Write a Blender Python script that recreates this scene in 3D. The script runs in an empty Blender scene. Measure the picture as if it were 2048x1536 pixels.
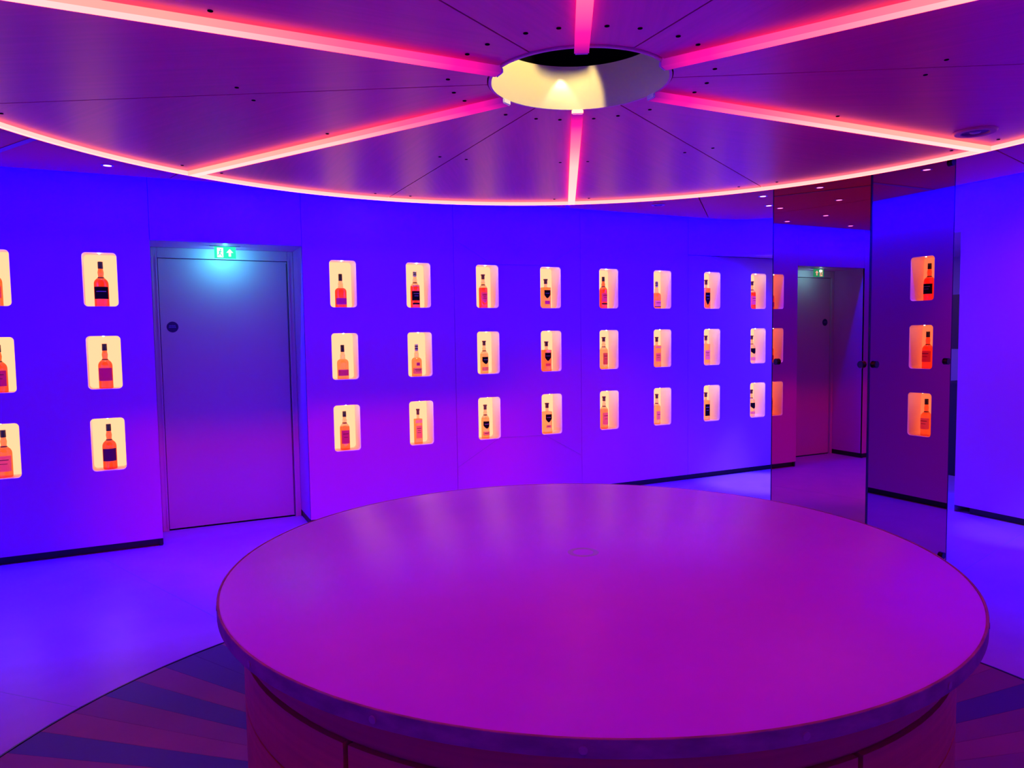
import bpy, bmesh, math, random
from mathutils import Vector, Matrix
random.seed(7)
PI = math.pi
S = bpy.context.scene
COL = S.collection

# ------------------------------------------------------------------ camera
# world: X runs along the bottle wall, the wall face is Y = 0, the room lies at Y < 0
FPX, PITCH, ROLL, ANG = 1463.9, 0.0659, -0.0145, 0.4538
CAM = Vector((-1.381, -5.883, 1.5))
fwd0 = Vector((math.sin(ANG), math.cos(ANG), 0)); right0 = Vector((math.cos(ANG), -math.sin(ANG), 0)); up0 = Vector((0, 0, 1))
fwd = fwd0 * math.cos(PITCH) - up0 * math.sin(PITCH)
up = fwd0 * math.sin(PITCH) + up0 * math.cos(PITCH)
cr, sr = math.cos(ROLL), math.sin(ROLL)
cx = right0 * cr + up * sr
cy = -(right0 * sr - up * cr)
cd = bpy.data.cameras.new('camera'); cam = bpy.data.objects.new('camera', cd); COL.objects.link(cam)
cd.sensor_width = 36; cd.sensor_fit = 'HORIZONTAL'; cd.lens = 36 * FPX / 2048; cd.clip_start = .02
M = Matrix.Identity(4)
for i, v in enumerate((cx, cy, -fwd)):
    for k in range(3): M[k][i] = v[k]
M.translation = CAM
cam.matrix_world = M
S.camera = cam

# ------------------------------------------------------------------ light, exposure
w = bpy.data.worlds.new('world'); S.world = w; w.use_nodes = True
w.node_tree.nodes['Background'].inputs[0].default_value = (0, 0, 0, 1)
w.node_tree.nodes['Background'].inputs[1].default_value = 0
S.view_settings.view_transform = 'Standard'; S.view_settings.look = 'None'
S.view_settings.gamma = 1; S.view_settings.use_curve_mapping = False
S.view_settings.exposure = 0
S.cycles.use_denoising = True
S.cycles.sample_clamp_indirect = 6
S.cycles.max_bounces = 8; S.cycles.diffuse_bounces = 4; S.cycles.glossy_bounces = 4
S.cycles.caustics_reflective = False; S.cycles.caustics_refractive = False

ZC, ZD, ZT = 2.63, 2.25, .829           # ceiling, underside of the canopy, table top
AX, AY = -.215, -3.977                  # common axis of canopy, table and plank floor
RX0, RX1, RY0, RY1, RC = -4.93, 4.5, -7.95, 0.0, .82   # rounded room outline
SLOT = .16

BLUE_PER_M = 56.0
def light(name, kind, loc, energy, color, parent=None, **kw):
    l = bpy.data.lights.new(name, kind); l.energy = energy; l.color = color
    for k, v in kw.items(): setattr(l, k, v)
    o = bpy.data.objects.new(name, l); COL.objects.link(o); o.location = loc
    if parent: o.parent = parent
    return o
def aim(o, d):
    o.rotation_euler = Vector(d).to_track_quat('-Z', 'Y').to_euler()
# linear blue wall washers hidden in the ceiling slot all around the room
def wash(a, b, n, gain=1.0):
    a = Vector((*a, 0)); b = Vector((*b, 0)); n = Vector((*n, 0)); L = (b - a).length
    m = (a + b) / 2 + n * .115
    o = light('wall_wash_strip', 'AREA', (m.x, m.y, ZC + .065), BLUE_PER_M * L * gain, (0.0, 0, 1), shape='RECTANGLE', size=L, size_y=.03, spread=math.radians(164))
    d = Vector((n.x * .10, n.y * .10, -1)).normalized()
    x = (b - a).normalized()
    R = Matrix.Identity(3)
    R.col[0] = x; R.col[2] = -d; R.col[1] = (-d).cross(x)
    o.rotation_euler = R.to_euler()
wash((RX0 + RC, RY1), (RX1 - RC, RY1), (0, -1))
wash((RX1, RY1 - RC), (RX1, RY0 + RC), (-1, 0))
wash((RX0, RY0 + RC), (RX0, RY1 - RC), (1, 0), .9)
wash((RX0 + RC, RY0), (RX1 - RC, RY0), (0, 1), .5)
for k in range(4):
    a0, a1 = PI / 2 * k / 4, PI / 2 * (k + 1) / 4
    c = Vector((RX1 - RC, RY1 - RC))
    p0 = c + RC * Vector((math.cos(a0), math.sin(a0))); p1 = c + RC * Vector((math.cos(a1), math.sin(a1)))
    am = (a0 + a1) / 2
    wash(tuple(p0), tuple(p1), (-math.cos(am), -math.sin(am)))

# ------------------------------------------------------------------ materials
MATS = {}
def mat(name, base=(.8, .8, .8), rough=.5, metal=0, spec=.5, emit=None, estr=1, noise=None, bump=None, coat=0):
    """noise=(scale vector, second colour, contrast lo, hi) mottles the colour; bump=(scale, strength)"""
    if name in MATS: return MATS[name]
    m = bpy.data.materials.new(name); m.use_nodes = True; nt = m.node_tree; b = nt.nodes['Principled BSDF']
    b.inputs['Base Color'].default_value = (*base, 1); b.inputs['Roughness'].default_value = rough
    b.inputs['Metallic'].default_value = metal; b.inputs['Specular IOR Level'].default_value = spec
    b.inputs['Coat Weight'].default_value = coat
    if emit:
        b.inputs['Emission Color'].default_value = (*emit, 1); b.inputs['Emission Strength'].default_value = estr
    if noise or bump:
        tc = nt.nodes.new('ShaderNodeTexCoord')
    if noise:
        sc, c2, lo, hi = noise
        mp = nt.nodes.new('ShaderNodeMapping'); mp.inputs['Scale'].default_value = sc
        nt.links.new(tc.outputs['Object'], mp.inputs[0])
        n = nt.nodes.new('ShaderNodeTexNoise'); n.inputs['Scale'].default_value = 1; n.inputs['Detail'].default_value = 5
        nt.links.new(mp.outputs[0], n.inputs['Vector'])
        r = nt.nodes.new('ShaderNodeValToRGB'); r.color_ramp.elements[0].position = lo; r.color_ramp.elements[1].position = hi
        r.color_ramp.elements[0].color = (*base, 1); r.color_ramp.elements[1].color = (*c2, 1)
        nt.links.new(n.outputs['Fac'], r.inputs[0]); nt.links.new(r.outputs[0], b.inputs['Base Color'])
    if bump:
        n2 = nt.nodes.new('ShaderNodeTexNoise'); n2.inputs['Scale'].default_value = bump[0]; n2.inputs['Detail'].default_value = 3
        nt.links.new(tc.outputs['Object'], n2.inputs['Vector'])
        bp = nt.nodes.new('ShaderNodeBump'); bp.inputs['Strength'].default_value = bump[1]; bp.inputs['Distance'].default_value = .002
        nt.links.new(n2.outputs['Fac'], bp.inputs['Height']); nt.links.new(bp.outputs[0], b.inputs['Normal'])
    MATS[name] = m; return m
def emis(name, col, strength=1):
    if name in MATS: return MATS[name]
    m = bpy.data.materials.new(name); m.use_nodes = True; nt = m.node_tree
    nt.nodes.clear(); o = nt.nodes.new('ShaderNodeOutputMaterial'); e = nt.nodes.new('ShaderNodeEmission')
    e.inputs[0].default_value = (*col, 1); e.inputs[1].default_value = strength; nt.links.new(e.outputs[0], o.inputs[0])
    MATS[name] = m; return m
def liquid(name, col, gloss=.08):
    """spirit seen against the lit back panel: coloured light passes through, glass gloss on top"""
    if name in MATS: return MATS[name]
    m = bpy.data.materials.new(name); m.use_nodes = True; nt = m.node_tree; nt.nodes.clear()
    o = nt.nodes.new('ShaderNodeOutputMaterial')
    t = nt.nodes.new('ShaderNodeBsdfTranslucent'); t.inputs[0].default_value = (*col, 1)
    tr = nt.nodes.new('ShaderNodeBsdfTransparent'); tr.inputs[0].default_value = (*[math.sqrt(max(c, .02)) for c in col], 1)
    g = nt.nodes.new('ShaderNodeBsdfGlossy'); g.inputs['Roughness'].default_value = .06
    x = nt.nodes.new('ShaderNodeMixShader'); x.inputs[0].default_value = .7
    nt.links.new(t.outputs[0], x.inputs[1]); nt.links.new(tr.outputs[0], x.inputs[2])
    y = nt.nodes.new('ShaderNodeMixShader'); y.inputs[0].default_value = gloss
    nt.links.new(x.outputs[0], y.inputs[1]); nt.links.new(g.outputs[0], y.inputs[2]); nt.links.new(y.outputs[0], o.inputs[0])
    MATS[name] = m; return m

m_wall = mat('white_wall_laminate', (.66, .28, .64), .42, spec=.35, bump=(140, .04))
m_black = mat('black_plinth', (.008, .008, .01), .5)
m_dark = mat('dark_void', (.004, .004, .005), .9, spec=0)
m_seam = mat('seam_shadow', (.12, .12, .14), .7)
m_joint = mat('floor_joint_grey', (.34, .34, .37), .5)
m_ceil = mat('ceiling_panel_board', (.90, .10, .018), .55, spec=.2, bump=(90, .05))
m_canopy = mat('canopy_panel_veneer', (.86, .06, .19), .30, noise=((3, 60, 3), (.76, .05, .165), .35, .7), spec=.6)
m_floor = mat('resin_floor', (.56, .26, .58), .36, noise=((4, 4, 4), (.51, .23, .53), .35, .7), spec=.3)
m_door = mat('door_leaf_paint', (.58, .56, .57), .45, bump=(60, .04))
m_frame = mat('door_frame_paint', (.60, .58, .60), .35)
m_niche = mat('niche_liner', (.90, .86, .78), .4)
m_glow = emis('niche_back_glow', (2.1, .74, .38), 1.0)
m_puck = emis('niche_puck_glow', (260, 210, 120), 1.0)
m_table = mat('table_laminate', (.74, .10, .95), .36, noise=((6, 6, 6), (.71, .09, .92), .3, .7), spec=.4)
m_zinc = mat('zinc_edge_band', (.46, .14, .15), .55, .0, .2, noise=((14, 14, 30), (.28, .09, .10), .35, .65))
m_wood = mat('cabinet_oak', (.92, .16, .05), .45, noise=((2, 2, 60), (.76, .12, .035), .3, .7))
m_steel = mat('dark_steel', (.05, .05, .055), .3, .9)
m_mirror = mat('bronze_mirror_glass', (.76, .25, .19), .0, 1.0)
m_glass_edge = mat('mirror_glass_edge', (.01, .02, .02), .15)
m_cream = mat('oculus_cream_paint', (.80, .70, .42), .45)
m_white = mat('white_cap', (.85, .83, .8), .4)

# ------------------------------------------------------------------ geometry helpers
def link(name, me, m, parent=None, kind=None):
    o = bpy.data.objects.new(name, me); COL.objects.link(o)
    if m and not me.materials: me.materials.append(m)
    if parent: o.parent = parent
    if kind: o['kind'] = kind
    return o
def done(name, bm, m, parent=None, kind=None, smooth=False, loc=None):
    bmesh.ops.recalc_face_normals(bm, faces=bm.faces)
    me = bpy.data.meshes.new(name); bm.to_mesh(me); bm.free()
    if smooth:
        for p in me.polygons: p.use_smooth = True
        me.set_sharp_from_angle(angle=math.radians(38))
    o = link(name, me, m, parent, kind)
    if loc: o.location = loc
    return o
def box(bm, x0, x1, y0, y1, z0, z1, bev=0):
    r = bmesh.ops.create_cube(bm, size=1)
    bmesh.ops.transform(bm, matrix=Matrix.Translation(((x0 + x1) / 2, (y0 + y1) / 2, (z0 + z1) / 2)) @ Matrix.Diagonal((x1 - x0, y1 - y0, z1 - z0, 1)), verts=r['verts'])
    if bev:
        es = {e for v in r['verts'] for e in v.link_edges}
        bmesh.ops.bevel(bm, geom=list(es), offset=bev, segments=2, affect='EDGES')
def lathe(bm, prof, n=32, c=(0, 0), closed=False):
    """prof = [(r, z)] turned about a vertical axis"""
    rings = []
    for r, z in prof:
        if r < 1e-6: rings.append([bm.verts.new((c[0], c[1], z))] * n)
        else: rings.append([bm.verts.new((c[0] + r * math.cos(2 * PI * k / n), c[1] + r * math.sin(2 * PI * k / n), z)) for k in range(n)])
    prs = list(zip(rings, rings[1:])) + ([(rings[-1], rings[0])] if closed else [])
    for a, b in prs:
        for k in range(n):
            vs = []
            for v in (a[k], a[(k + 1) % n], b[(k + 1) % n], b[k]):
                if v not in vs: vs.append(v)
            if len(vs) > 2: bm.faces.new(vs)
def sector(bm, r0, r1, a0, a1, z0, z1, n=6, c=(0, 0), gap=0.0):
    """solid ring sector; gap keeps the straight sides parallel to the radial line and off it"""
    def pt(r, a, side):
        g = math.asin(min(.9, gap / 2 / max(r, .02))) * side
        return c[0] + r * math.cos(a + g), c[1] + r * math.sin(a + g)
    loop = []
    for k in range(n + 1):
        t = k / n; lo = pt(r1, a0, 1); 
        ga = math.asin(gap / 2 / r1); a = a0 + ga + (a1 - a0 - 2 * ga) * t
        loop.append((c[0] + r1 * math.cos(a), c[1] + r1 * math.sin(a)))
    for k in range(n, -1, -1):
        t = k / n; ga = math.asin(min(.9, gap / 2 / r0)); a = a0 + ga + (a1 - a0 - 2 * ga) * t
        loop.append((c[0] + r0 * math.cos(a), c[1] + r0 * math.sin(a)))
    prism(bm, loop, z0, z1, quads=n)
def prism(bm, loop, z0, z1, quads=None):
    lo = [bm.verts.new((x, y, z0)) for x, y in loop]; hi = [bm.verts.new((x, y, z1)) for x, y in loop]
    n = len(loop)
    for k in range(n): bm.faces.new((lo[k], lo[(k + 1) % n], hi[(k + 1) % n], hi[k]))
    if quads:
        for k in range(quads):
            for v in (lo, hi): bm.faces.new((v[k], v[k + 1], v[n - 2 - k], v[n - 1 - k]))
    else: bm.faces.new(lo); bm.faces.new(hi)
def rrect(w, h, r, n=5):
    pts = []
    for cxn, cyn, a0 in ((w / 2 - r, h / 2 - r, 0), (-w / 2 + r, h / 2 - r, 90), (-w / 2 + r, -h / 2 + r, 180), (w / 2 - r, -h / 2 + r, 270)):
        for k in range(n + 1):
            a = math.radians(a0 + 90 * k / n); pts.append((cxn + r * math.cos(a), cyn + r * math.sin(a)))
    return pts
def empty(name, loc=(0, 0, 0), rz=0, kind=None):
    o = bpy.data.objects.new(name, None); COL.objects.link(o); o.location = loc; o.rotation_euler = (0, 0, rz); o.empty_display_size = .1
    if kind: o['kind'] = kind
    return o
def tag(o, label, cat, group=None):
    o['label'] = label; o['category'] = cat
    if group: o['group'] = group
    return o
def disc_cyl(bm, r, p0, d, n=20, bev=0.0):
    """short solid cylinder from p0 along direction d (vector with length)"""
    d = Vector(d); L = d.length; q = d.to_track_quat('Z', 'Y').to_matrix().to_4x4()
    res = bmesh.ops.create_cone(bm, cap_ends=True, segments=n, radius1=r, radius2=r, depth=L)
    bmesh.ops.transform(bm, matrix=Matrix.Translation(Vector(p0) + d / 2) @ q, verts=res['verts'])
    if bev:
        es = [e for e in {e for v in res['verts'] for e in v.link_edges} if len(e.link_faces) == 2 and any(len(f.verts) > 4 for f in e.link_faces)]
        bmesh.ops.bevel(bm, geom=es, offset=bev, segments=2, affect='EDGES')

# room outline -------------------------------------------------------
def outline(inset=0.0, steps=10):
    """rounded rectangle, counter-clockwise from the middle of the right wall"""
    pts = []
    x0, x1, y0, y1, r = RX0 + inset, RX1 - inset, RY0 + inset, RY1 - inset, RC - inset
    for cxn, cyn, a0 in ((x1 - r, y1 - r, 0), (x0 + r, y1 - r, 90), (x0 + r, y0 + r, 180), (x1 - r, y0 + r, 270)):
        for k in range(steps + 1):
            a = math.radians(a0 + 90 * k / steps); pts.append((cxn + r * math.cos(a), cyn + r * math.sin(a)))
    return pts
def ray_out(az, pts):
    d = (math.cos(az), math.sin(az)); best = None
    for (ax, ay), (bx, by) in zip(pts, pts[1:] + pts[:1]):
        ex, ey = bx - ax, by - ay; det = d[0] * -ey + ex * d[1]
        if abs(det) < 1e-9: continue
        rx, ry = ax - AX, ay - AY
        t = (rx * -ey + ex * ry) / det; u = (d[0] * ry - d[1] * rx) / det
        if t > 0 and -1e-6 <= u <= 1 + 1e-6 and (best is None or t < best): best = t
    return best

# ================================================================== FLOOR
floor = empty('floor', kind='structure')
RD = 2.125
bm = bmesh.new()
X0, X1, Y0, Y1 = RX0 - .05, 6.6, RY0 - .05, .5
N = 96
inner = [bm.verts.new((AX + RD * math.cos(2 * PI * k / N), AY + RD * math.sin(2 * PI * k / N), 0)) for k in range(N)]
outer = []
for k in range(N):
    a = 2 * PI * k / N; dx, dy = math.cos(a), math.sin(a)
    t = min(((X1 if dx > 0 else X0) - AX) / dx if abs(dx) > 1e-9 else 1e9, ((Y1 if dy > 0 else Y0) - AY) / dy if abs(dy) > 1e-9 else 1e9)
    outer.append(bm.verts.new((AX + t * dx, AY + t * dy, 0)))
for k in range(N): bm.faces.new((inner[k], inner[(k + 1) % N], outer[(k + 1) % N], outer[k]))
for sx, sy in ((X0, Y0), (X0, Y1), (X1, Y0), (X1, Y1)):
    a = math.atan2(sy - AY, sx - AX) % (2 * PI); k = int(a / (2 * PI) * N)
    bm.faces.new((outer[k], outer[(k + 1) % N], bm.verts.new((sx, sy, 0))))
slab = done('floor_slab', bm, m_floor, floor)
bm = bmesh.new(); lathe(bm, [(0, -.02), (RD + .02, -.02)], 64, (AX, AY)); done('plank_bed', bm, m_dark, floor)
bm = bmesh.new(); lathe(bm, [(RD - .006, -.02), (RD - .006, .0015), (RD + .002, .0015), (RD + .002, -.02)], 96, (AX, AY), True); done('plank_edge_strip', bm, m_steel, floor)
wood_tones = [mat('deck_plank_warm', (.40, .09, .085), .55, noise=((2, 2, 2), (.31, .07, .065), .3, .7), bump=(60, .1)),
              mat('deck_plank_grey', (.09, .04, .085), .5, noise=((2, 2, 2), (.07, .03, .07), .3, .7), bump=(60, .1)),
              mat('deck_plank_mid', (.30, .075, .085), .55, noise=((2, 2, 2), (.24, .06, .065), .3, .7), bump=(60, .1))]
plank_me = []
for t in range(3):
    bm = bmesh.new(); sector(bm, .97, RD - .009, math.radians(-2), math.radians(2), -.02, -.0005, 1, gap=.0012)
    bmesh.ops.recalc_face_normals(bm, faces=bm.faces); me = bpy.data.meshes.new('plank'); bm.to_mesh(me); bm.free(); me.materials.append(wood_tones[t]); plank_me.append(me)
rp = random.Random(3)
for k in range(90):
    c = k * 4 + 2
    if c in (130, 142, 354, 118): t = 1
    elif c in (126, 134, 138, 146, 358, 350, 346, 150): t = (0, 2)[(c // 4) % 2]
    else: t = rp.choice((0, 0, 2, 2, 1))
    o = link('plank', plank_me[t], None, floor); o.location = (AX, AY, 0); o.rotation_euler = (0, 0, math.radians(c))
# hairline joints of the resin floor
for az in (45, 112, 15, 75, 135, 165):
    a = math.radians(az); L = ray_out(a, outline(0))
    bm = bmesh.new(); box(bm, RD + .01, L + (.0), -.0012, .0012, 0, .0004)
    o = done('floor_joint', bm, m_joint, floor); o.location = (AX, AY, 0); o.rotation_euler = (0, 0, a)

# ================================================================== CEILING
ceiling = empty('ceiling', kind='structure')
oi = outline(SLOT, 12)
for k in range(12):
    a0, a1 = math.radians(15 + 30 * k), math.radians(45 + 30 * k)
    loop = []
    ni = 24
    for j in range(ni + 1):
        a = a0 + (a1 - a0) * j / ni; r = ray_out(a, oi)
        g = 0
        if j == 0: g = .004 / r
        if j == ni: g = -.004 / r
        loop.append((AX + r * math.cos(a + g), AY + r * math.sin(a + g)))
    # the sharp bends of the outline are sampled finely enough by the 1.25 degree steps
    for j in range(ni, -1, -1):
        a = a0 + (a1 - a0) * j / ni
        g = .004 / .9 if j == 0 else (-.004 / .9 if j == ni else 0)
        loop.append((AX + .9 * math.cos(a + g), AY + .9 * math.sin(a + g)))
    bm = bmesh.new(); prism(bm, loop, ZC, ZC + .09, quads=ni); done('ceiling_panel', bm, m_ceil, ceiling)
bm = bmesh.new(); box(bm, RX0 - .1, RX1 + .1, RY0 - .1, RY1 + .1, ZC + .12, ZC + .16); done('ceiling_deck', bm, m_dark, ceiling)
m_strip = mat('ceiling_channel_strip', (.45, .12, .05), .5)
for k in range(6):
    a = math.radians(60 * k); L = ray_out(a, oi)
    bm = bmesh.new(); box(bm, 1.2, L - .002, -.02, .02, ZC - .003, ZC + .01)
    o = done('channel_strip', bm, m_strip, ceiling); o.location = (AX, AY, 0); o.rotation_euler = (0, 0, a)

# ================================================================== WALLS
NW, NH, NR, ND = .2132, .3729, .026, .172
PITCHX, ROWZ = .6316, [1.933, 1.353, .773]
WTOP, WBOT = ZC + .12, .055
LINT, LINT2 = 2.22, 2.285
def panel(name, rect, holes, parent, to3, thick=.018, m=m_wall):
    """flat board in (a, z) with rounded holes; to3 maps (a, z, depth) to the world"""
    bm = bmesh.new(); a0, a1, z0, z1 = rect
    loops = [[(a0, z0), (a1, z0), (a1, z1), (a0, z1)]] + [[(hx + x, hz + z) for x, z in rrect(NW, NH, NR)] for hx, hz in holes]
    edges = []; ol = None
    for lp in loops:
        vs = [bm.verts.new(to3(a, z, 0)) for a, z in lp]
        if ol is None: ol = vs
        for k in range(len(vs)): edges.append(bm.edges.new((vs[k], vs[(k + 1) % len(vs)])))
    bmesh.ops.triangle_fill(bm, use_beauty=True, use_dissolve=False, edges=edges)
    back = [bm.verts.new(to3(a, z, thick)) for a, z in loops[0]]
    for k in range(4): bm.faces.new((ol[k], ol[(k + 1) % 4], back[(k + 1) % 4], back[k]))
    return done(name, bm, m, parent)
niche_me = {}
def niche_meshes():
    bm = bmesh.new(); pts = rrect(NW, NH, NR)
    f = [bm.verts.new((x, 0, z)) for x, z in pts]; b = [bm.verts.new((x, ND, z)) for x, z in pts]; n = len(pts)
    for k in range(n): bm.faces.new((f[k], f[(k + 1) % n], b[(k + 1) % n], b[k]))
    me = bpy.data.meshes.new('niche'); bm.to_mesh(me); bm.free(); me.materials.append(m_niche)
    for p in me.polygons: p.use_smooth = True
    bm = bmesh.new(); bm.faces.new([bm.verts.new((x, ND, z)) for x, z in pts])
    g = bpy.data.meshes.new('glow_panel'); bm.to_mesh(g); bm.free(); g.materials.append(m_glow)
    bm = bmesh.new(); disc_cyl(bm, .005, (0, .045, NH / 2 - .004), (0, 0, .003), 12)
    p_ = bpy.data.meshes.new('spot_lens'); bm.to_mesh(p_); bm.free(); p_.materials.append(m_puck)
    return me, g, p_
NM = niche_meshes()
def niche(parent, loc, rz=0):
    o = link('niche', NM[0], None, parent); o.location = loc; o.rotation_euler = (0, 0, rz)
    link('glow_panel', NM[1], None, o); link('spot_lens', NM[2], None, o)
def plinth(parent, x0, x1, to3):
    bm = bmesh.new()
    A = [bm.verts.new(to3(x, z, .03)) for x, z in ((x0, 0), (x1, 0), (x1, WBOT + .01), (x0, WBOT + .01))]; bm.faces.new(A)
    B = [bm.verts.new(to3(x, WBOT, d)) for x, d in ((x0, 0), (x1, 0), (x1, .03), (x0, .03))]; bm.faces.new(B)
    return done('plinth', bm, m_black, parent)

wall_back = empty('wall_back', kind='structure')
tb = lambda a, z, d: (a, d, z)
GP = .0016
PX = [-.313 + 1.2632 * k for k in range(4)]          # seams right of the door
COLS = {'L': -2.329, 'A': -1.698}
for j, n in enumerate('BCDEFGHI'): COLS[n] = j * PITCHX
def holes(names): return [(COLS[n], z) for n in names for z in ROWZ]
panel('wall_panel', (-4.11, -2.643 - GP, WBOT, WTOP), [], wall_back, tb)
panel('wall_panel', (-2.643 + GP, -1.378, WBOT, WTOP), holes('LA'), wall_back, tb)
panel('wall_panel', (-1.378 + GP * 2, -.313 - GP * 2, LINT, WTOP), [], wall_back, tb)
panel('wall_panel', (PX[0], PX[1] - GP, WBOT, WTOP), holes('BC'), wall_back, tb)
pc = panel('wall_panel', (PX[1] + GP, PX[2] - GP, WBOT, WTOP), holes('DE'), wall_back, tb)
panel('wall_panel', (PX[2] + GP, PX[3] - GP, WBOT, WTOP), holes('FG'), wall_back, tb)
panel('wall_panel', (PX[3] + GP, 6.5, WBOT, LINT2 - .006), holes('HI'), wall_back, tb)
for n, x in COLS.items():
    for z in ROWZ: niche(wall_back, (x, 0, z))
for x0, x1 in ((-4.11, -1.378), (-.313, 6.5)): plinth(wall_back, x0, x1, tb)
# thin dark backing behind the open joints
for x in (-2.643, PX[1], PX[2], PX[3]):
    bm = bmesh.new(); box(bm, x - .012, x + .012, .019, .022, WBOT, WTOP); done('seam_backing', bm, m_dark, wall_back)
# thin grey lines on the middle board
board_line_pts = [((.952, 2.33), (1.316, 2.125)), ((1.316, 2.125), (1.865, 2.134)), ((1.865, 2.134), (2.210, 2.33)),
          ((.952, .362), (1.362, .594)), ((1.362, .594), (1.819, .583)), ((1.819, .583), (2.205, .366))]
m_board_line = mat('board_line', (.40, .40, .44), .5)
for (xa, za), (xb, zb) in board_line_pts:
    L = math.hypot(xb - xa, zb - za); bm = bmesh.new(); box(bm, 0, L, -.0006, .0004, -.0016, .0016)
    o = done('board_line', bm, m_board_line, pc); o.location = (xa, 0, za); o.rotation_euler = (0, -math.atan2(zb - za, xb - xa), 0)
# door recess -----------------------------------------------------
JX0, JX1, DY = -1.378, -.313, .47
bm = bmesh.new()
for x in (JX0, JX1):
    bm.faces.new([bm.verts.new(p) for p in ((x, 0, WBOT), (x, DY, WBOT), (x, DY, LINT), (x, 0, LINT))])
bm.faces.new([bm.verts.new(p) for p in ((JX0, 0, LINT), (JX1, 0, LINT), (JX1, DY, LINT), (JX0, DY, LINT))])
bm.faces.new([bm.verts.new(p) for p in ((JX0, DY, 0), (JX1, DY, 0), (JX1, DY, LINT), (JX0, DY, LINT))])
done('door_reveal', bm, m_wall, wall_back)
for x, sgn in ((JX0, -1), (JX1, 1)):
    bm = bmesh.new(); box(bm, min(x, x + sgn * .02) + sgn * .004, max(x, x + sgn * .02) + sgn * .004, .005, DY, 0, WBOT + .004); done('reveal_plinth', bm, m_black, wall_back)
door = empty('door_1', ((JX0 + JX1) / 2, DY, 0), kind='structure')
hw = (JX1 - JX0) / 2
bm = bmesh.new(); box(bm, -hw + .05, hw - .05, -.035, -.005, .012, 2.135, .002); leaf = done('door_leaf', bm, m_door, door)
for x0, x1, z0, z1 in ((-hw + .001, -hw + .046, 0, LINT - .001), (hw - .046, hw - .001, 0, LINT - .001), (-hw + .046, hw - .046, 2.14, LINT - .001)):
    bm = bmesh.new(); box(bm, x0, x1, -.05, -.001, z0, z1, .003); done('door_frame', bm, m_frame, door)
    bm = bmesh.new()
    if z0 > 1: box(bm, x0, x1, -.056, -.0505, z0 + .0, z0 + .012, .001)
    else:
        xa = x1 - .012 if x0 < 0 else x0
        box(bm, xa, xa + .012, -.056, -.0505, z0, 2.152, .001)
    done('frame_bead', bm, m_frame, door)
bm = bmesh.new(); box(bm, -hw + .05, hw - .05, -.03, -.008, 0, .011); done('door_gap', bm, m_dark, door)
bm = bmesh.new(); box(bm, hw - .058, hw - .052, -.0365, -.034, .02, 2.12); done('leaf_shadow_line', bm, m_seam, door)

# round corner fascia over the corridor mouth
wc_ = empty('wall_corner', kind='structure')
path = [(PX[3] + GP, 0)] + [(RX1 - RC + RC * math.sin(a), RY1 - RC + RC * math.cos(a)) for a in [PI / 2 * k / 14 for k in range(15)]] + [(RX1, -2.12)]
bm = bmesh.new()
lo = [bm.verts.new((x, y, LINT2)) for x, y in path]; hi = [bm.verts.new((x, y, WTOP)) for x, y in path]
for k in range(len(path) - 1): bm.faces.new((lo[k], lo[k + 1], hi[k + 1], hi[k]))
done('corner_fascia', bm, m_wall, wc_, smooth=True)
bm = bmesh.new()
po = [(PX[3] + GP, .03), (6.5, .03), (6.5, -2.12)] + path[::-1]
bm.faces.new([bm.verts.new((x, y, LINT2)) for x, y in po]); bmesh.ops.triangulate(bm, faces=bm.faces)
done('corner_soffit', bm, m_wall, wc_)
bm = bmesh.new(); box(bm, PX[3] + .002, 4.9, 0, .004, LINT2 - .006, LINT2 - .0005); done('soffit_shadow_line', bm, m_seam, wc_)
# corridor beyond
m_corr = mat('corridor_wall', (.45, .40, .44), .6)
bm = bmesh.new()
bm.faces.new([bm.verts.new(p) for p in ((RX1, -2.12, 0), (6.5, -2.12, 0), (6.5, -2.12, LINT2), (RX1, -2.12, LINT2))])
bm.faces.new([bm.verts.new(p) for p in ((6.5, -2.12, 0), (6.5, .05, 0), (6.5, .05, LINT2), (6.5, -2.12, LINT2))])
done('corridor_wall', bm, m_corr, wc_)

wall_right = empty('wall_right', kind='structure')
tr_ = lambda a, z, d: (RX1 + d, -a, z)               # a = distance from the bottle wall
WR = 4.166
panel('wall_panel', (2.12, 3.30 - GP, WBOT, WTOP), [], wall_right, tr_)
panel('wall_panel', (3.30 + GP, 4.81 - GP, WBOT, WTOP), [(WR, z) for z in ROWZ], wall_right, tr_)
panel('wall_panel', (4.81 + GP, RY1 - RY0 - RC, WBOT, WTOP), [], wall_right, tr_)
for z in ROWZ: niche(wall_right, (RX1, -WR, z), -PI / 2)
plinth(wall_right, 2.23, RY1 - RY0 - RC, tr_)
for a in (3.30, 4.81):
    bm = bmesh.new(); box(bm, RX1 + .019, RX1 + .022, -a - .012, -a + .012, WBOT, WTOP); done('seam_backing', bm, m_dark, wall_right)
def arc_wall(name, segs):
    e = empty(name, kind='structure')
    bm = bmesh.new()
    lo = [bm.verts.new((x, y, WBOT)) for x, y in segs]; hi = [bm.verts.new((x, y, WTOP)) for x, y in segs]
    for k in range(len(segs) - 1): bm.faces.new((lo[k], lo[k + 1], hi[k + 1], hi[k]))
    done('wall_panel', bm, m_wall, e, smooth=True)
    bm = bmesh.new()
    for k in range(len(segs) - 1):
        (xa, ya), (xb, yb) = segs[k], segs[k + 1]; L = math.hypot(xb - xa, yb - ya); nx, ny = (yb - ya) / L * .03, -(xb - xa) / L * .03
        bm.faces.new([bm.verts.new(p) for p in ((xa + nx, ya + ny, 0), (xb + nx, yb + ny, 0), (xb + nx, yb + ny, WBOT), (xa + nx, ya + ny, WBOT))])
    done('plinth', bm, m_black, e)
o0 = outline(0, 10)                                   # 4 arcs of 11 points
arc_wall('wall_left', [o0[11 + k] for k in range(11)] + [o0[22 + k] for k in range(6)])
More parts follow.
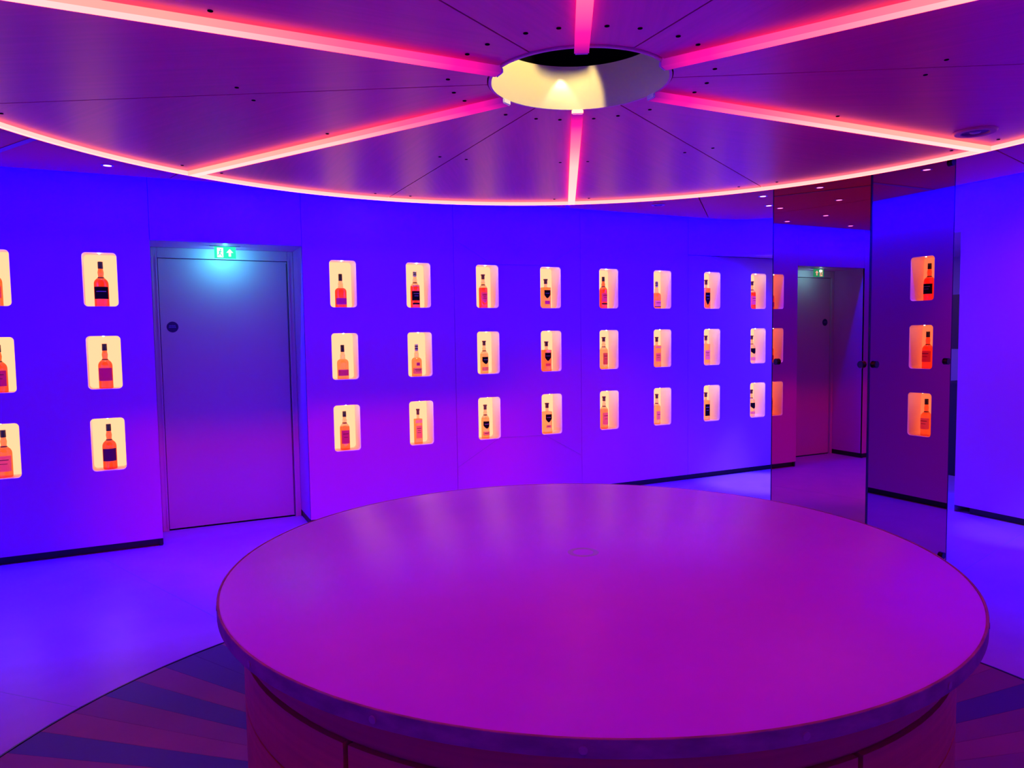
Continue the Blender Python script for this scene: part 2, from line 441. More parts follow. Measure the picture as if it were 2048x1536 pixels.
arc_wall('wall_front', [o0[27 + k] for k in range(6)] + [o0[33 + k] for k in range(11)])

# ================================================================== CANOPY
RCAN, RO = 1.979, .2616
can = tag(empty('ceiling_canopy', (AX, AY, ZD)), 'round suspended ceiling canopy of wedge panels with glowing pink spokes', 'ceiling canopy')
bm = bmesh.new(); sector(bm, RO + .012, RCAN - .012, 0, math.radians(30), 0, .018, 10, gap=.005)
bmesh.ops.recalc_face_normals(bm, faces=bm.faces); me = bpy.data.meshes.new('wedge_panel'); bm.to_mesh(me); bm.free(); me.materials.append(m_canopy)
for k in range(12):
    o = link('wedge_panel', me, None, can); o.rotation_euler = (0, 0, math.radians(30 * k))
bm = bmesh.new(); lathe(bm, [(RO + .012, .02), (RO + .012, .075), (RCAN - .02, .075), (RCAN - .02, .02)], 96, closed=True); done('canopy_core', bm, m_dark, can)
# hanging rods up to the ceiling slab
for k in range(6):
    a = math.radians(30 + 60 * k); bm = bmesh.new(); disc_cyl(bm, .006, (1.2 * math.cos(a), 1.2 * math.sin(a), .074), (0, 0, ZC - ZD - .074), 10); done('hanging_rod', bm, m_steel, can)
# glowing spokes: LED bars, their fading glow painted as an emission ramp from magenta at the hub to warm pink at the rim
def led_bar_mat(name, stops, r0, r1, k=1.0):
    m = bpy.data.materials.new(name); m.use_nodes = True; nt = m.node_tree; nt.nodes.clear()
    o = nt.nodes.new('ShaderNodeOutputMaterial'); e = nt.nodes.new('ShaderNodeEmission'); tc = nt.nodes.new('ShaderNodeTexCoord')
    sx = nt.nodes.new('ShaderNodeSeparateXYZ'); mr = nt.nodes.new('ShaderNodeMapRange'); rp_ = nt.nodes.new('ShaderNodeValToRGB')
    mr.inputs[1].default_value = r0; mr.inputs[2].default_value = r1
    nt.links.new(tc.outputs['Object'], sx.inputs[0]); nt.links.new(sx.outputs[0], mr.inputs[0]); nt.links.new(mr.outputs[0], rp_.inputs[0])
    els = rp_.color_ramp.elements
    while len(els) < len(stops): els.new(.5)
    for el, (p, c) in zip(els, stops): el.position = p; el.color = (*c, 1)
    nt.links.new(rp_.outputs[0], e.inputs[0]); e.inputs[1].default_value = k; nt.links.new(e.outputs[0], o.inputs[0])
    return m
LEDK = 1.0
m_led_face = led_bar_mat('led_bar_face', [(0, (.3, .004, .35)), (.08, (1.6, .012, .42)), (.25, (9.0, .24, .44)), (.45, (13.0, .66, .64)), (1, (15.0, .86, .82))], RO, RCAN, LEDK)
m_led_side = led_bar_mat('led_bar_side', [(0, (.20, .004, .32)), (.08, (1.6, .008, .40)), (.25, (3., .12, .32)), (.5, (4.2, .42, .38)), (1, (4.6, .60, .46))], RO, RCAN, LEDK)
m_rim_face = emis('rim_led_face', (9.0, .85, .80), LEDK)
m_rim_side = emis('rim_led_side', (5.0, .70, .64), LEDK)
H = .019
bm = bmesh.new(); box(bm, RO + .004, RCAN - .016, -.019, .019, -H, .012)
me = bpy.data.meshes.new('light_bar'); bmesh.ops.recalc_face_normals(bm, faces=bm.faces)
for f in bm.faces: f.material_index = 0 if f.normal.z < -.5 else 1
bm.to_mesh(me); bm.free(); me.materials.append(m_led_face); me.materials.append(m_led_side)
bm = bmesh.new(); box(bm, RO - .004, RO + .0035, -.0195, .0195, -H - .001, -.003, .003); mcap = bpy.data.meshes.new('end_cap'); bm.to_mesh(mcap); bm.free(); mcap.materials.append(m_white)
for k in range(6):
    o = link('light_bar', me, None, can); o.rotation_euler = (0, 0, math.radians(60 * k)); o['label'] = 'glowing pink LED spoke'
    o = link('end_cap', mcap, None, can); o.rotation_euler = (0, 0, math.radians(60 * k))
bm = bmesh.new(); lathe(bm, [(RCAN - .015, .012), (RCAN - .015, -.015), (RCAN + .004, -.015), (RCAN + .004, .012)], 180, closed=True)
me = bpy.data.meshes.new('rim_light'); bmesh.ops.recalc_face_normals(bm, faces=bm.faces)
for f in bm.faces:
    fc = f.calc_center_median(); f.material_index = 0 if f.normal.z < -.5 else (2 if f.normal.x * fc.x + f.normal.y * fc.y > .5 else 1)
bm.to_mesh(me); bm.free(); me.materials.append(m_rim_face); me.materials.append(m_rim_side); me.materials.append(m_steel)
link('rim_light', me, None, can)['label'] = 'thin glowing LED ring'
# oculus
bm = bmesh.new(); lathe(bm, [(RO, -.004), (RO, .135), (RO + .008, .135), (RO + .008, -.004)], 96, closed=True); done('oculus_ring', bm, m_cream, can, smooth=True)['label'] = 'cream painted oculus ring'
bm = bmesh.new(); lathe(bm, [(RO + .04, .136), (RO + .04, .36), (0, .36)], 48); done('oculus_shaft', bm, m_dark, can)
# screws
bm = bmesh.new(); disc_cyl(bm, .0065, (0, 0, -.0012), (0, 0, .003), 10); msc = bpy.data.meshes.new('screw'); bm.to_mesh(msc); bm.free(); msc.materials.append(m_dark)
for k in range(12):
    for r, da in ((.388, 8.7), (1.02, 3.35), (1.885, 2.9)):
        for s in (-1, 1):
            a = math.radians(30 * k + s * da); o = link('screw', msc, None, can); o.location = (r * math.cos(a), r * math.sin(a), 0)
# lamps in the oculus (warm canopy lamps, plus added red wall spots and their plate)
bm = bmesh.new(); lathe(bm, [(0, .20), (.035, .20), (.035, .30), (0, .30)], 20); done('lamp_housing', bm, m_black, can)
LP = Vector((AX - .104, AY - .171, ZD + .042))        # lamps sit behind the near lip of the oculus
for nm, en, size, bl, ss, d in (('oculus_wall_fill', 210, 50, .6, .001, (.25, 4.07, -1.80)), ('oculus_wall_fill', 220, 31, 1, .05, (2.6, 4.1, -2.1))):
    o = light(nm, 'SPOT', tuple(LP), en, (1, .0, .03), spot_size=math.radians(size), spot_blend=bl, shadow_soft_size=ss); aim(o, d)  # unseen red spots added to redden the bottle wall
bm = bmesh.new(); box(bm, -.104 - .06, -.104 + .014, -.171 + .0295, -.171 + .031, .042 - .030 * .321, .062); done('added_beam_plate', bm, m_black, can)  # unseen plate added to cut off the top of the red beam
far = Vector((math.cos(math.radians(72)), math.sin(math.radians(72)), 0))
o = light('oculus_grazer', 'SPOT', tuple(Vector((AX, AY, ZD + .11)) + far * (RO - .022)), .5, (1, .86, .62), spot_size=math.radians(76), spot_blend=.5, shadow_soft_size=.006); aim(o, tuple(far * .18 + Vector((0, 0, -1))))
o = light('oculus_spot', 'SPOT', (AX - .05, AY - .14, ZD + .24), 11, (1, .80, .28), spot_size=math.radians(64), spot_blend=.12, shadow_soft_size=.01); aim(o, (.02, .36, -.19))
# sensor fitting on the canopy
def ring_fitting(name, loc, r, label, cat):
    e = tag(empty(name, loc), label, cat)
    bm = bmesh.new(); lathe(bm, [(r * .62, -.001), (r * .66, -.007), (r * .92, -.007), (r, -.0005), (r * .62, -.0003)], 28, closed=True); done('bezel', bm, mat('fitting_bezel', (.6, .25, .2), .45), e, smooth=True)
    bm = bmesh.new(); lathe(bm, [(0, -.002), (r * .6, -.002), (r * .6, -.0005), (0, -.0005)], 20); done('grille', bm, m_steel, e)
    bm = bmesh.new(); lathe(bm, [(0, -.008), (r * .22, -.006), (r * .26, -.0022), (0, -.0022)], 16); done('sensor_dome', bm, mat('sensor_dome', (.3, .3, .32), .3), e, smooth=True)
ring_fitting('ceiling_sensor', (1.462, -4.108, ZD), .075, 'round grey ceiling speaker set into the pink canopy panel', 'speaker')
ring_fitting('unlit_downlight', (2.65, -.60, ZC), .06, 'unlit round fitting in the outer ceiling above the niches', 'downlight')
# lit downlights
dl = [(-1.60, -.45, 'small lit downlight in the blue ceiling before the exit door', 1),
      (3.23, -1.25, 'small lit downlight in the ceiling near the corridor mouth', 1),
      (3.62, -.93, 'small lit downlight at the corridor mouth beside the mirror column', 1),
      (3.58, -3.51, 'small lit downlight between mirror column and wall with three niches', 1),
      (1.30, -1.70, 'small downlight at the canopy rim, before the third niche column, mirrored in bronze glass', 0),
      (.69, -1.37, 'small downlight near the canopy rim, before the second niche column, mirrored in bronze glass', 0),
      (.86, -.87, 'small downlight midway to the wall, before the second niche column, mirrored in bronze glass', 0),
      (.10, -.72, 'small downlight midway to the wall, before the first niche column, mirrored in bronze glass', 0),
      (.17, -.30, 'small downlight close to the wall, above the first niche column, mirrored in bronze glass', 0),
      (-.74, -.32, 'small downlight close to the wall above the exit door, mirrored in bronze glass', 0)]
m_dl = emis('downlight_lens', (6, 2.2, 9), 1); m_dlb = mat('downlight_bezel', (.4, .38, .42), .35)
for x, y, lab, lit in dl:
    e = tag(empty('ceiling_downlight', (x, y, ZC)), lab, 'downlight', None if lit else 'downlights seen in the mirror')
    bm = bmesh.new(); lathe(bm, [(.024, -.001), (.026, -.004), (.036, -.003), (.038, -.0003), (.024, -.0003)], 24, closed=True); done('bezel', bm, m_dlb, e, smooth=True)
    bm = bmesh.new(); lathe(bm, [(0, -.0022), (.0238, -.0022), (.0238, -.0005), (0, -.0005)], 20); done('lens', bm, m_dl, e)

# ================================================================== TABLE
RT, RB = 1.053, .992
tab = tag(empty('round_table', (AX, AY, 0)), 'large round table with pale top, metal edge band and wooden cabinet base', 'table')
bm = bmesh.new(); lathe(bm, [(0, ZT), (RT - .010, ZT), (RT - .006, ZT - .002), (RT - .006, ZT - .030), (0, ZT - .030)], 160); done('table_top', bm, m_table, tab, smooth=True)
bm = bmesh.new(); lathe(bm, [(RT - .0058, ZT - .0004), (RT - .001, ZT - .0002), (RT, ZT - .0012), (RT, ZT - .034), (RT - .004, ZT - .036), (RT - .0058, ZT - .034)], 180, closed=True); band = done('edge_band', bm, m_zinc, tab, smooth=True)
# fixings seen on the band
bm = bmesh.new(); disc_cyl(bm, .008, (RT - .001, 0, 0), (.0025, 0, 0), 14, .0008); mriv = bpy.data.meshes.new('rivet'); bm.to_mesh(mriv); bm.free(); mriv.materials.append(mat('rivet_zinc', (.50, .17, .18), .5, 0, .2))
for k in range(17):
    o = link('rivet', mriv, None, tab); o.location = (0, 0, ZT - .020); o.rotation_euler = (0, 0, math.radians(-121.6 + 360 / 17 * k))
bm = bmesh.new(); lathe(bm, [(.034, ZT + .0006), (.046, ZT + .0006), (.048, ZT), (.032, ZT)], 32, (0, 0), True); done('cable_cap', bm, mat('cap_grey', (.52, .50, .55), .4), tab)
bm = bmesh.new(); lathe(bm, [(0, 0), (RB - .03, 0), (RB - .03, ZT - .034), (0, ZT - .034)], 96); done('cabinet_core', bm, m_dark, tab)
bm = bmesh.new(); lathe(bm, [(RB - .028, ZT - .034), (RB, ZT - .034), (RB, .713), (RB - .028, .713)], 128, closed=True); done('apron', bm, m_wood, tab)
GAPS = 6; zA, zB = .697, .56
bm = bmesh.new(); lathe(bm, [(RB - .029, .699), (RB - .012, .699), (RB - .012, .705), (RB - .029, .705)], 96, closed=True); done('gap_rail', bm, m_wood, tab)
for lvl, (z0, z1) in enumerate(((zB + .003, zA), (.075, zB - .003))):
    for k in range(GAPS):
        a0 = math.radians(-149.9 + 360 / GAPS * k); a1 = a0 + 2 * PI / GAPS
        bm = bmesh.new(); sector(bm, RB - .024, RB, a0, a1, z0, z1, 20, gap=.014)
        done('drawer_front' if lvl == 0 else 'cabinet_door', bm, m_wood, tab)
bm = bmesh.new(); lathe(bm, [(RB - .029, .0), (RB - .02, 0), (RB - .02, .07), (RB - .029, .07)], 96, closed=True); done('kick_plate', bm, m_black, tab)

# ================================================================== MIRROR COLUMN
MX0, MX1, MY0, MY1 = 2.34, 3.09, -2.98, -2.234
mc = tag(empty('mirror_column', ((MX0 + MX1) / 2, (MY0 + MY1) / 2, 0)), 'square column clad in bronze mirror panels with dark round fixings', 'column')
hx, hy = (MX1 - MX0) / 2, (MY1 - MY0) / 2
bm = bmesh.new(); box(bm, -hx + .022, hx - .022, -hy + .022, hy - .022, 0, ZC - .001); done('column_core', bm, m_dark, mc)
def mirror_panel(rz, half, off):
    e = empty('mirror_panel', (0, 0, 0), rz); e.parent = mc
    bm = bmesh.new(); box(bm, -half + .009, half - .009, -off, -off + .006, .012, ZC - .012)
    g = done('mirror_glass', bm, None, e); g.data.materials.append(m_mirror); g.data.materials.append(m_glass_edge)
    for p in g.data.polygons: p.material_index = 0 if p.normal.y < -.5 else 1
    for x in (-half + .048, half - .048):
        for z in (.075, 1.302, 2.515):
            bm = bmesh.new(); disc_cyl(bm, .021, (x, -off - .016, z), (0, .022, 0), 20, .002); done('fixing_knob', bm, m_steel, e, smooth=True)
for sx in (-1, 1):
    for sy in (-1, 1):
        bm = bmesh.new(); box(bm, sx * (hx - .004) - .004, sx * (hx - .004) + .004, sy * (hy - .004) - .004, sy * (hy - .004) + .004, .012, ZC - .012); done('edge_trim', bm, m_glass_edge, mc)
for rz, half, off in ((0, hx, hy), (PI / 2, hy, hx), (PI, hx, hy), (-PI / 2, hy, hx)): mirror_panel(rz, half, off)

# ================================================================== DOOR THINGS
ex = tag(empty('exit_sign', (-.857, .20, LINT)), 'green lit emergency exit sign hanging under the lintel before the door', 'exit sign')
bm = bmesh.new(); box(bm, -.11, .11, -.012, .022, -.004, -.0005, .001); done('mount_plate', bm, mat('sign_plate', (.25, .3, .33), .4), ex)
m_green = emis('exit_green', (.03, 1.0, .60), 1.0); m_exw = emis('exit_white', (1.3, 1.6, 1.5), 1)
bm = bmesh.new(); box(bm, -.0775, .0775, -.006, .006, -.094, -.005, .001); sb = done('sign_panel', bm, m_green, ex)
def flat(name, polys, m, y):
    bm = bmesh.new()
    for lp in polys:
        a = [bm.verts.new((x, y, z)) for x, z in lp]; b = [bm.verts.new((x, y + .001, z)) for x, z in lp]; n = len(lp)
        bm.faces.new(a); bm.faces.new(b)
        for k in range(n): bm.faces.new((a[k], a[(k + 1) % n], b[(k + 1) % n], b[k]))
    return done(name, bm, m, sb)
def cpoly(x, z, r, n=10): return [(x + r * math.cos(2 * PI * k / n), z + r * math.sin(2 * PI * k / n)) for k in range(n)]
def bar2(x0, z0, x1, z1, w_):
    L = math.hypot(x1 - x0, z1 - z0); nx, nz = -(z1 - z0) / L * w_ / 2, (x1 - x0) / L * w_ / 2
    return [(x0 + nx, z0 + nz), (x1 + nx, z1 + nz), (x1 - nx, z1 - nz), (x0 - nx, z0 - nz)]
flat('doorway_symbol', [[(-.058, -.087), (-.014, -.087), (-.014, -.014), (-.058, -.014)]], m_exw, -.0072)
man = [cpoly(-.033, -.030, .0055), bar2(-.036, -.037, -.040, -.058, .009), bar2(-.040, -.057, -.028, -.067, .006), bar2(-.028, -.067, -.021, -.082, .005),
       bar2(-.041, -.057, -.045, -.069, .006), bar2(-.045, -.069, -.056, -.070, .005), bar2(-.036, -.040, -.024, -.047, .005), bar2(-.037, -.040, -.047, -.046, .005)]
flat('running_man', man, m_green, -.0084)
flat('arrow', [[(.033, -.022), (.058, -.050), (.0415, -.050), (.0415, -.079), (.0245, -.079), (.0245, -.050), (.008, -.050)]], m_exw, -.0072)
light('exit_sign_lamp', 'AREA', (0, .012, -.05), 1.6, (.10, .75, 1), parent=ex, shape='RECTANGLE', size=.15, size_y=.08).rotation_euler = (math.radians(78), 0, 0)
light('exit_sign_front_lamp', 'POINT', (0, -.03, -.03), .22, (.1, .8, 1), parent=ex, shadow_soft_size=.015)
sg = tag(empty('door_sign', (-1.243, DY - .0352, 1.606)), 'small round dark blue safety sign fixed on the door', 'sign')
bm = bmesh.new(); disc_cyl(bm, .042, (0, 0, 0), (0, -.002, 0), 32); done('sign_disc', bm, mat('sign_blue', (.004, .012, .10), .4), sg)
for zz, ww in ((.010, .046), (-.002, .052)):
    for k in range(6):
        bm = bmesh.new(); a = -ww / 2 + ww * k / 6; box(bm, a, a + ww / 6 * .7, -.0026, -.0019, zz - .004, zz + .004); done('print_mark', bm, mat('sign_print', (.12, .12, .55), .5), sg)

# ================================================================== CORRIDOR THINGS
cb = tag(empty('stand_in_cabinet', (6.2, -1.45, 0)), 'dark tall stand-in cabinet added in the corridor behind the mirror column', 'cabinet')  # stand-in for an unidentified dark thing in the corridor gap
bm = bmesh.new(); box(bm, -.28, .28, -.55, .55, .02, .95, .004); done('cabinet_body', bm, m_black, cb)
bm = bmesh.new(); box(bm, -.28, .28, -.55, .55, 1.30, 1.85, .004); done('upper_cabinet', bm, mat('dark_umber', (.05, .02, .02), .5), cb)
bm = bmesh.new(); box(bm, .24, .28, -.55, .55, .95, 1.30); done('back_panel', bm, m_corr, cb)
bm = bmesh.new(); box(bm, -.27, .27, -.54, .54, 0, .02); done('kick_plate', bm, m_black, cb)
light('corridor_lamp', 'AREA', (5.2, -.75, LINT2 - .012), 6, (.55, .28, 1), shape='DISK', size=.14)
o = light('corridor_spot', 'SPOT', (4.47, -.47, LINT2 - .015), 90, (.75, .60, 1), spot_size=math.radians(32), spot_blend=.7, shadow_soft_size=.03); aim(o, (-.20, .0, -1))
o = light('doorside_lamp', 'SPOT', (3.58, -3.51, ZC - .01), 40, (.7, .6, 1), spot_size=math.radians(20), spot_blend=.9, shadow_soft_size=.02); aim(o, (.62, .72, -2.6))
o = light('right_wall_fill', 'SPOT', (3.58, -3.51, ZC - .012), 30, (1, .03, .2), spot_size=math.radians(100), spot_blend=1, shadow_soft_size=.02); aim(o, (.92, .55, -1.5))  # red fill added at the downlight to redden the right wall

# ================================================================== BOTTLES
LQ = {'red': (.88, .075, .010), 'orangered': (.95, .16, .03), 'orange': (1, .30, .08), 'pale': (1, .46, .18), 'gold': (1, .62, .28), 'pink': (1, .42, .22), 'clear': (1, .80, .58)}
LB = {'black': (.012, .008, .012), 'purple': (.42, .05, .46), 'darkpurple': (.09, .015, .12), 'pink': (.92, .50, .40), 'rose': (.80, .26, .18), 'white': (.95, .86, .66), 'magenta': (.52, .07, .42)}
m_capblk = mat('cap_black', (.02, .012, .014), .35); m_capbr = mat('cap_brown', (.13, .035, .03), .4); m_capgy = mat('cap_grey', (.30, .26, .26), .3, .5)
CAPM = {'black': m_capblk, 'brown': m_capbr, 'grey': m_capgy}
# profiles: (z fraction, radius fraction) of the glass, then cap from zc to 1
PROF = {
 'bulb':   ([(0, .93), (.012, 1), (.50, 1), (.54, .97), (.58, .86), (.62, .62), (.645, .42), (.67, .36), (.72, .40), (.76, .42), (.80, .37), (.85, .31)], .845, .36),
 'squat':  ([(0, .94), (.012, 1), (.46, 1), (.51, .97), (.55, .84), (.575, .62), (.59, .46), (.63, .45), (.69, .42), (.695, .46), (.71, .46), (.715, .40), (.80, .31)], .795, .33),
 'slim':   ([(0, .93), (.012, 1), (.55, 1), (.60, .96), (.64, .80), (.67, .58), (.69, .46), (.75, .43), (.755, .48), (.78, .48), (.785, .40), (.86, .34)], .855, .38),
 'square': ([(0, .96), (.012, 1), (.70, 1), (.712, .97), (.716, .5), (.73, .34), (.80, .31), (.84, .31)], .835, .36)}
def ring_pts(r, z, n, sq):
    out = []
    for k in range(n):
        a = 2 * PI * (k + .5) / n; c, s = math.cos(a), math.sin(a)
        if sq: f = (abs(c) ** 6 + abs(s) ** 6) ** (-1 / 6); out.append((r * c * f * 1.0, r * s * f * .72, z))
        else: out.append((r * c, r * s, z))
    return out
def paper(name, col):
    """label paper: half reflecting the room, half letting the back glow through"""
    if name in MATS: return MATS[name]
    m = bpy.data.materials.new(name); m.use_nodes = True; nt = m.node_tree; nt.nodes.clear()
    o = nt.nodes.new('ShaderNodeOutputMaterial'); d = nt.nodes.new('ShaderNodeBsdfDiffuse'); t = nt.nodes.new('ShaderNodeBsdfTranslucent'); x = nt.nodes.new('ShaderNodeMixShader')
    d.inputs[0].default_value = (*col, 1); t.inputs[0].default_value = (*col, 1); x.inputs[0].default_value = .55 if max(col) > .3 else .1
    nt.links.new(d.outputs[0], x.inputs[1]); nt.links.new(t.outputs[0], x.inputs[2]); nt.links.new(x.outputs[0], o.inputs[0])
    MATS[name] = m; return m
def curved_label(bm, R, z0, z1, half, sq, off=.0008, shape=None, n=10):
    """label wrapped on the front (-Y) of the bottle, half = half angle in degrees; shape 'shield' points its lower edge"""
    if sq:
        wv = R * math.sin(math.radians(half)); y = -R * .72 - off
        xs = [-wv + 2 * wv * k / n for k in range(n + 1)]; P = [(x, y) for x in xs]
    else:
        P = []
        for k in range(n + 1):
            a = math.radians(-90 - half + 2 * half * k / n); P.append(((R + off) * math.cos(a), (R + off) * math.sin(a)))
    lo = []; hi = []
    for k, (x, y) in enumerate(P):
        t = abs(2 * k / n - 1); zz0 = z0
        if shape == 'shield': zz0 = z0 + (z1 - z0) * .42 * max(0, t - .0) ** 1.6
        lo.append(bm.verts.new((x, y, zz0))); hi.append(bm.verts.new((x, y, z1)))
    for k in range(n): bm.faces.new((lo[k], lo[k + 1], hi[k + 1], hi[k]))
def bottle(x, y, z, rz, shape, R, Hh, liq, cap, neck, labels, label, group):
    b = tag(empty('whisky_bottle', (x, y, z), rz), label, 'bottle', group)
    prof, zc, rc = PROF[shape]; sq = shape == 'square'; n = 28
    top = .60 if shape != 'square' else .715
    if shape == 'squat': top = .575
    if shape == 'bulb': top = .60
    def body(name, pr, m, cap0=True, cap1=True):
        bm = bmesh.new(); rings = []
        for f, r in pr:
            rr = r * R; s_ = sq and f < .713
            rings.append([bm.verts.new(p) for p in ring_pts(rr, f * Hh, n, s_)])
        for a, c in zip(rings, rings[1:]):
            for k in range(n): bm.faces.new((a[k], a[(k + 1) % n], c[(k + 1) % n], c[k]))
        if cap0: bm.faces.new(rings[0][::-1])
        if cap1: bm.faces.new(rings[-1])
        return done(name, bm, m, b, smooth=True)
    def interp(f):
        for (f0, r0), (f1, r1) in zip(prof, prof[1:]):
            if f0 <= f <= f1: return r0 + (r1 - r0) * (f - f0) / max(1e-6, f1 - f0)
        return prof[-1][1]
    lowp = [p for p in prof if p[0] < top] + [(top, interp(top))]
    upp = [(top, interp(top))] + [p for p in prof if p[0] > top]
    body('glass_body', lowp, liquid('spirit_' + liq, LQ[liq]))
    body('neck', upp, liquid('spirit_' + neck, LQ[neck]), False, True)
    bm = bmesh.new(); lathe(bm, [(0, zc * Hh), (rc * R, zc * Hh), (rc * R * 1.03, zc * Hh + .003), (rc * R, Hh - .002), (rc * R * .9, Hh), (0, Hh)], 20); cp = done('cap', bm, CAPM[cap], b, smooth=True)
    if cap == 'grey':
        for f in (.25, .6):
            zz = (zc + (1 - zc) * f) * Hh; bm = bmesh.new(); lathe(bm, [(rc * R * 1.035, zz), (rc * R * 1.05, zz + .002), (rc * R * 1.05, zz + .008), (rc * R * 1.035, zz + .010)], 20); done('cap_band', bm, m_capblk, cp)
    if cap == 'brown':
        bm = bmesh.new(); lathe(bm, [(0, Hh - .012), (rc * R * 1.3, Hh - .012), (rc * R * 1.3, Hh), (0, Hh)], 20); done('stopper_head', bm, m_capbr, cp)
    if shape in ('slim', 'bulb'):
        zz = (.69 if shape == 'slim' else .645) * Hh; r0 = (.475 if shape == 'slim' else .44) * R
        bm = bmesh.new(); lathe(bm, [(r0, zz - .004), (r0 * 1.03, zz), (r0, zz + .004)], 20); done('neck_band', bm, m_capbr, b)
    for col, f0, f1, half, shp, printed in labels:
        bm = bmesh.new(); curved_label(bm, R, f0 * Hh, f1 * Hh, half, sq, shape=shp)
        lb = done('paper_label', bm, paper('label_' + col, LB[col]), b)
        if printed:
            lightp = col in ('black', 'darkpurple')
            m_p = mat('print_light', (.45, .32, .36), .6) if lightp else mat('print_dark', (.03, .015, .03), .6)
            rr = random.Random(hash((x, z)) % 999); nl = printed
            for i in range(nl):
                zz = (f0 + (f1 - f0) * (.86 - .5 * (i + .5) / nl)) * Hh; hh = .0035 if i else .005
                bm = bmesh.new(); curved_label(bm, R, zz - hh / 2, zz + hh / 2, half * (.62, .45, .55)[i % 3], sq, off=.0014, n=6); done('print_line', bm, m_p, lb)
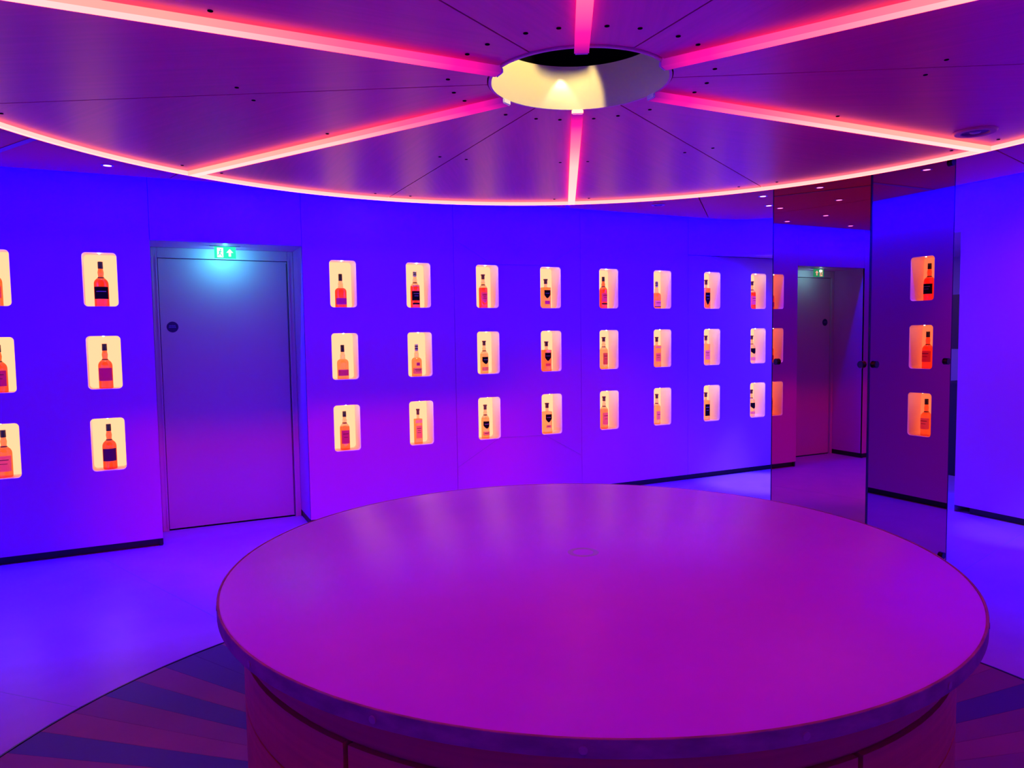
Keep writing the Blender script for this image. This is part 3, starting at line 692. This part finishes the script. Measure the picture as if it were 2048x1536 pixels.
CAT = {
 'L': [('bulb', .047, .322, 'orange', 'black', 'orange', [('rose', .17, .42, 60, None, 2)]),
       ('bulb', .047, .322, 'orangered', 'black', 'orange', [('magenta', .13, .46, 62, None, 2)]),
       ('bulb', .046, .322, 'orange', 'black', 'pale', [('pink', .13, .46, 62, None, 2)])],
 'A': [('bulb', .046, .318, 'red', 'black', 'orange', [('black', .17, .44, 66, None, 1)]),
       ('bulb', .045, .318, 'orangered', 'black', 'orange', [('purple', .17, .46, 66, None, 0)]),
       ('bulb', .045, .322, 'orangered', 'black', 'orange', [('darkpurple', .18, .46, 66, None, 0)])],
 'B': [('squat', .046, .272, 'red', 'black', 'clear', [('purple', .09, .28, 66, None, 0)]),
       ('squat', .046, .278, 'pale', 'black', 'clear', [('magenta', .10, .28, 66, None, 0)]),
       ('slim', .039, .315, 'orange', 'black', 'clear', [('magenta', .16, .51, 54, None, 2)])],
 'C': [('slim', .039, .308, 'red', 'grey', 'clear', [('black', .20, .46, 60, None, 2), ('black', .09, .14, 50, None, 0), ('white', .58, .62, 55, None, 0)]),
       ('squat', .043, .272, 'pale', 'grey', 'clear', [('pink', .08, .26, 66, None, 2), ('purple', .33, .43, 20, None, 0)]),
       ('square', .034, .298, 'pale', 'brown', 'clear', [('pink', .16, .52, 50, None, 3), ('white', .60, .69, 60, None, 0)])],
 'D': [('slim', .038, .298, 'red', 'brown', 'clear', [('pink', .15, .46, 50, 'shield', 3)]),
       ('slim', .036, .292, 'gold', 'brown', 'clear', [('black', .29, .51, 52, 'shield', 1), ('pink', .09, .20, 58, None, 0)]),
       ('slim', .036, .300, 'gold', 'brown', 'clear', [('black', .29, .51, 52, 'shield', 1), ('pink', .09, .20, 58, None, 1)])],
 'E': [('square', .044, .270, 'pale', 'brown', 'clear', [('black', .34, .62, 46, 'shield', 1), ('magenta', .14, .26, 36, None, 0)]),
       ('square', .044, .276, 'orange', 'brown', 'clear', [('black', .34, .62, 46, 'shield', 1), ('rose', .17, .26, 36, None, 0)]),
       ('square', .044, .282, 'gold', 'brown', 'clear', [('black', .36, .63, 46, 'shield', 1), ('pink', .18, .27, 36, None, 1)])],
 'F': [('slim', .038, .305, 'red', 'black', 'orange', [('pink', .22, .48, 54, None, 2), ('black', .13, .17, 54, None, 0)]),
       ('slim', .040, .308, 'gold', 'brown', 'clear', [('rose', .14, .50, 40, None, 2)]),
       ('slim', .038, .312, 'pink', 'brown', 'clear', [('pink', .13, .50, 52, None, 2)])],
 'G': [('squat', .042, .272, 'orange', 'grey', 'clear', [('white', .08, .30, 62, None, 1), ('black', .06, .085, 62, None, 0)]),
       ('square', .040, .300, 'pale', 'brown', 'clear', [('pink', .18, .46, 52, None, 2), ('white', .62, .69, 60, None, 0)]),
       ('slim', .037, .305, 'gold', 'brown', 'clear', [('pink', .16, .44, 40, None, 1)])],
 'H': [('square', .040, .302, 'orange', 'brown', 'clear', [('black', .14, .56, 50, 'shield', 2)]),
       ('square', .040, .305, 'gold', 'brown', 'clear', [('pink', .18, .50, 54, None, 3)]),
       ('square', .040, .292, 'gold', 'brown', 'clear', [('black', .16, .58, 50, None, 2)])],
 'I': [('slim', .040, .298, 'red', 'brown', 'clear', [('white', .16, .46, 54, None, 2)]),
       ('slim', .040, .298, 'clear', 'brown', 'clear', [('black', .34, .54, 54, 'shield', 0), ('pink', .10, .22, 54, None, 0)]),
       ('slim', .040, .292, 'clear', 'brown', 'clear', [('black', .30, .52, 54, 'shield', 0), ('pink', .10, .2, 54, None, 0)])],
 'R': [('bulb', .043, .318, 'red', 'black', 'orange', [('black', .18, .45, 66, None, 2)]),
       ('bulb', .043, .318, 'orangered', 'black', 'orange', [('rose', .18, .48, 66, None, 2)]),
       ('bulb', .043, .318, 'pale', 'black', 'pale', [('pink', .18, .48, 66, None, 2)])]}
ROWN = ['top', 'middle', 'bottom']; ORD = ['first', 'second', 'third', 'fourth', 'fifth', 'sixth', 'seventh', 'eighth']
LW = {'red': 'red amber', 'orangered': 'orange red', 'orange': 'orange amber', 'pale': 'pale amber', 'gold': 'pale gold', 'pink': 'pinkish', 'clear': 'very pale'}
LBW = {'darkpurple': 'dark purple', 'magenta': 'magenta', 'rose': 'rose'}
for cn, rows in CAT.items():
    for r, (shp, R, Hh, liq, cap, nk, labs) in enumerate(rows):
        lc = LBW.get(labs[0][0], labs[0][0])
        desc = '%s whisky bottle, %s label, ' % (LW[liq], lc)
        if cn == 'R': where = '%s niche of the wall facing the mirror column' % ROWN[r]
        elif cn == 'A': where = '%s niche, column beside the round door sign' % ROWN[r]
        elif cn == 'L': where = '%s niche, second column beyond the round door sign' % ROWN[r]
        else: where = '%s niche, %s column from the door towards the corridor' % (ROWN[r], ORD['BCDEFGHI'.index(cn)])
        g = 'whisky bottles in the lit wall niches'
        zb = ROWZ[r] - NH / 2 + .0004
        if cn == 'R': bottle(RX1 + .095, -WR, zb, -PI / 2, shp, R, Hh, liq, cap, nk, labs, desc + where, g)
        else: bottle(COLS[cn], .095, zb, 0, shp, R, Hh, liq, cap, nk, labs, desc + where, g)
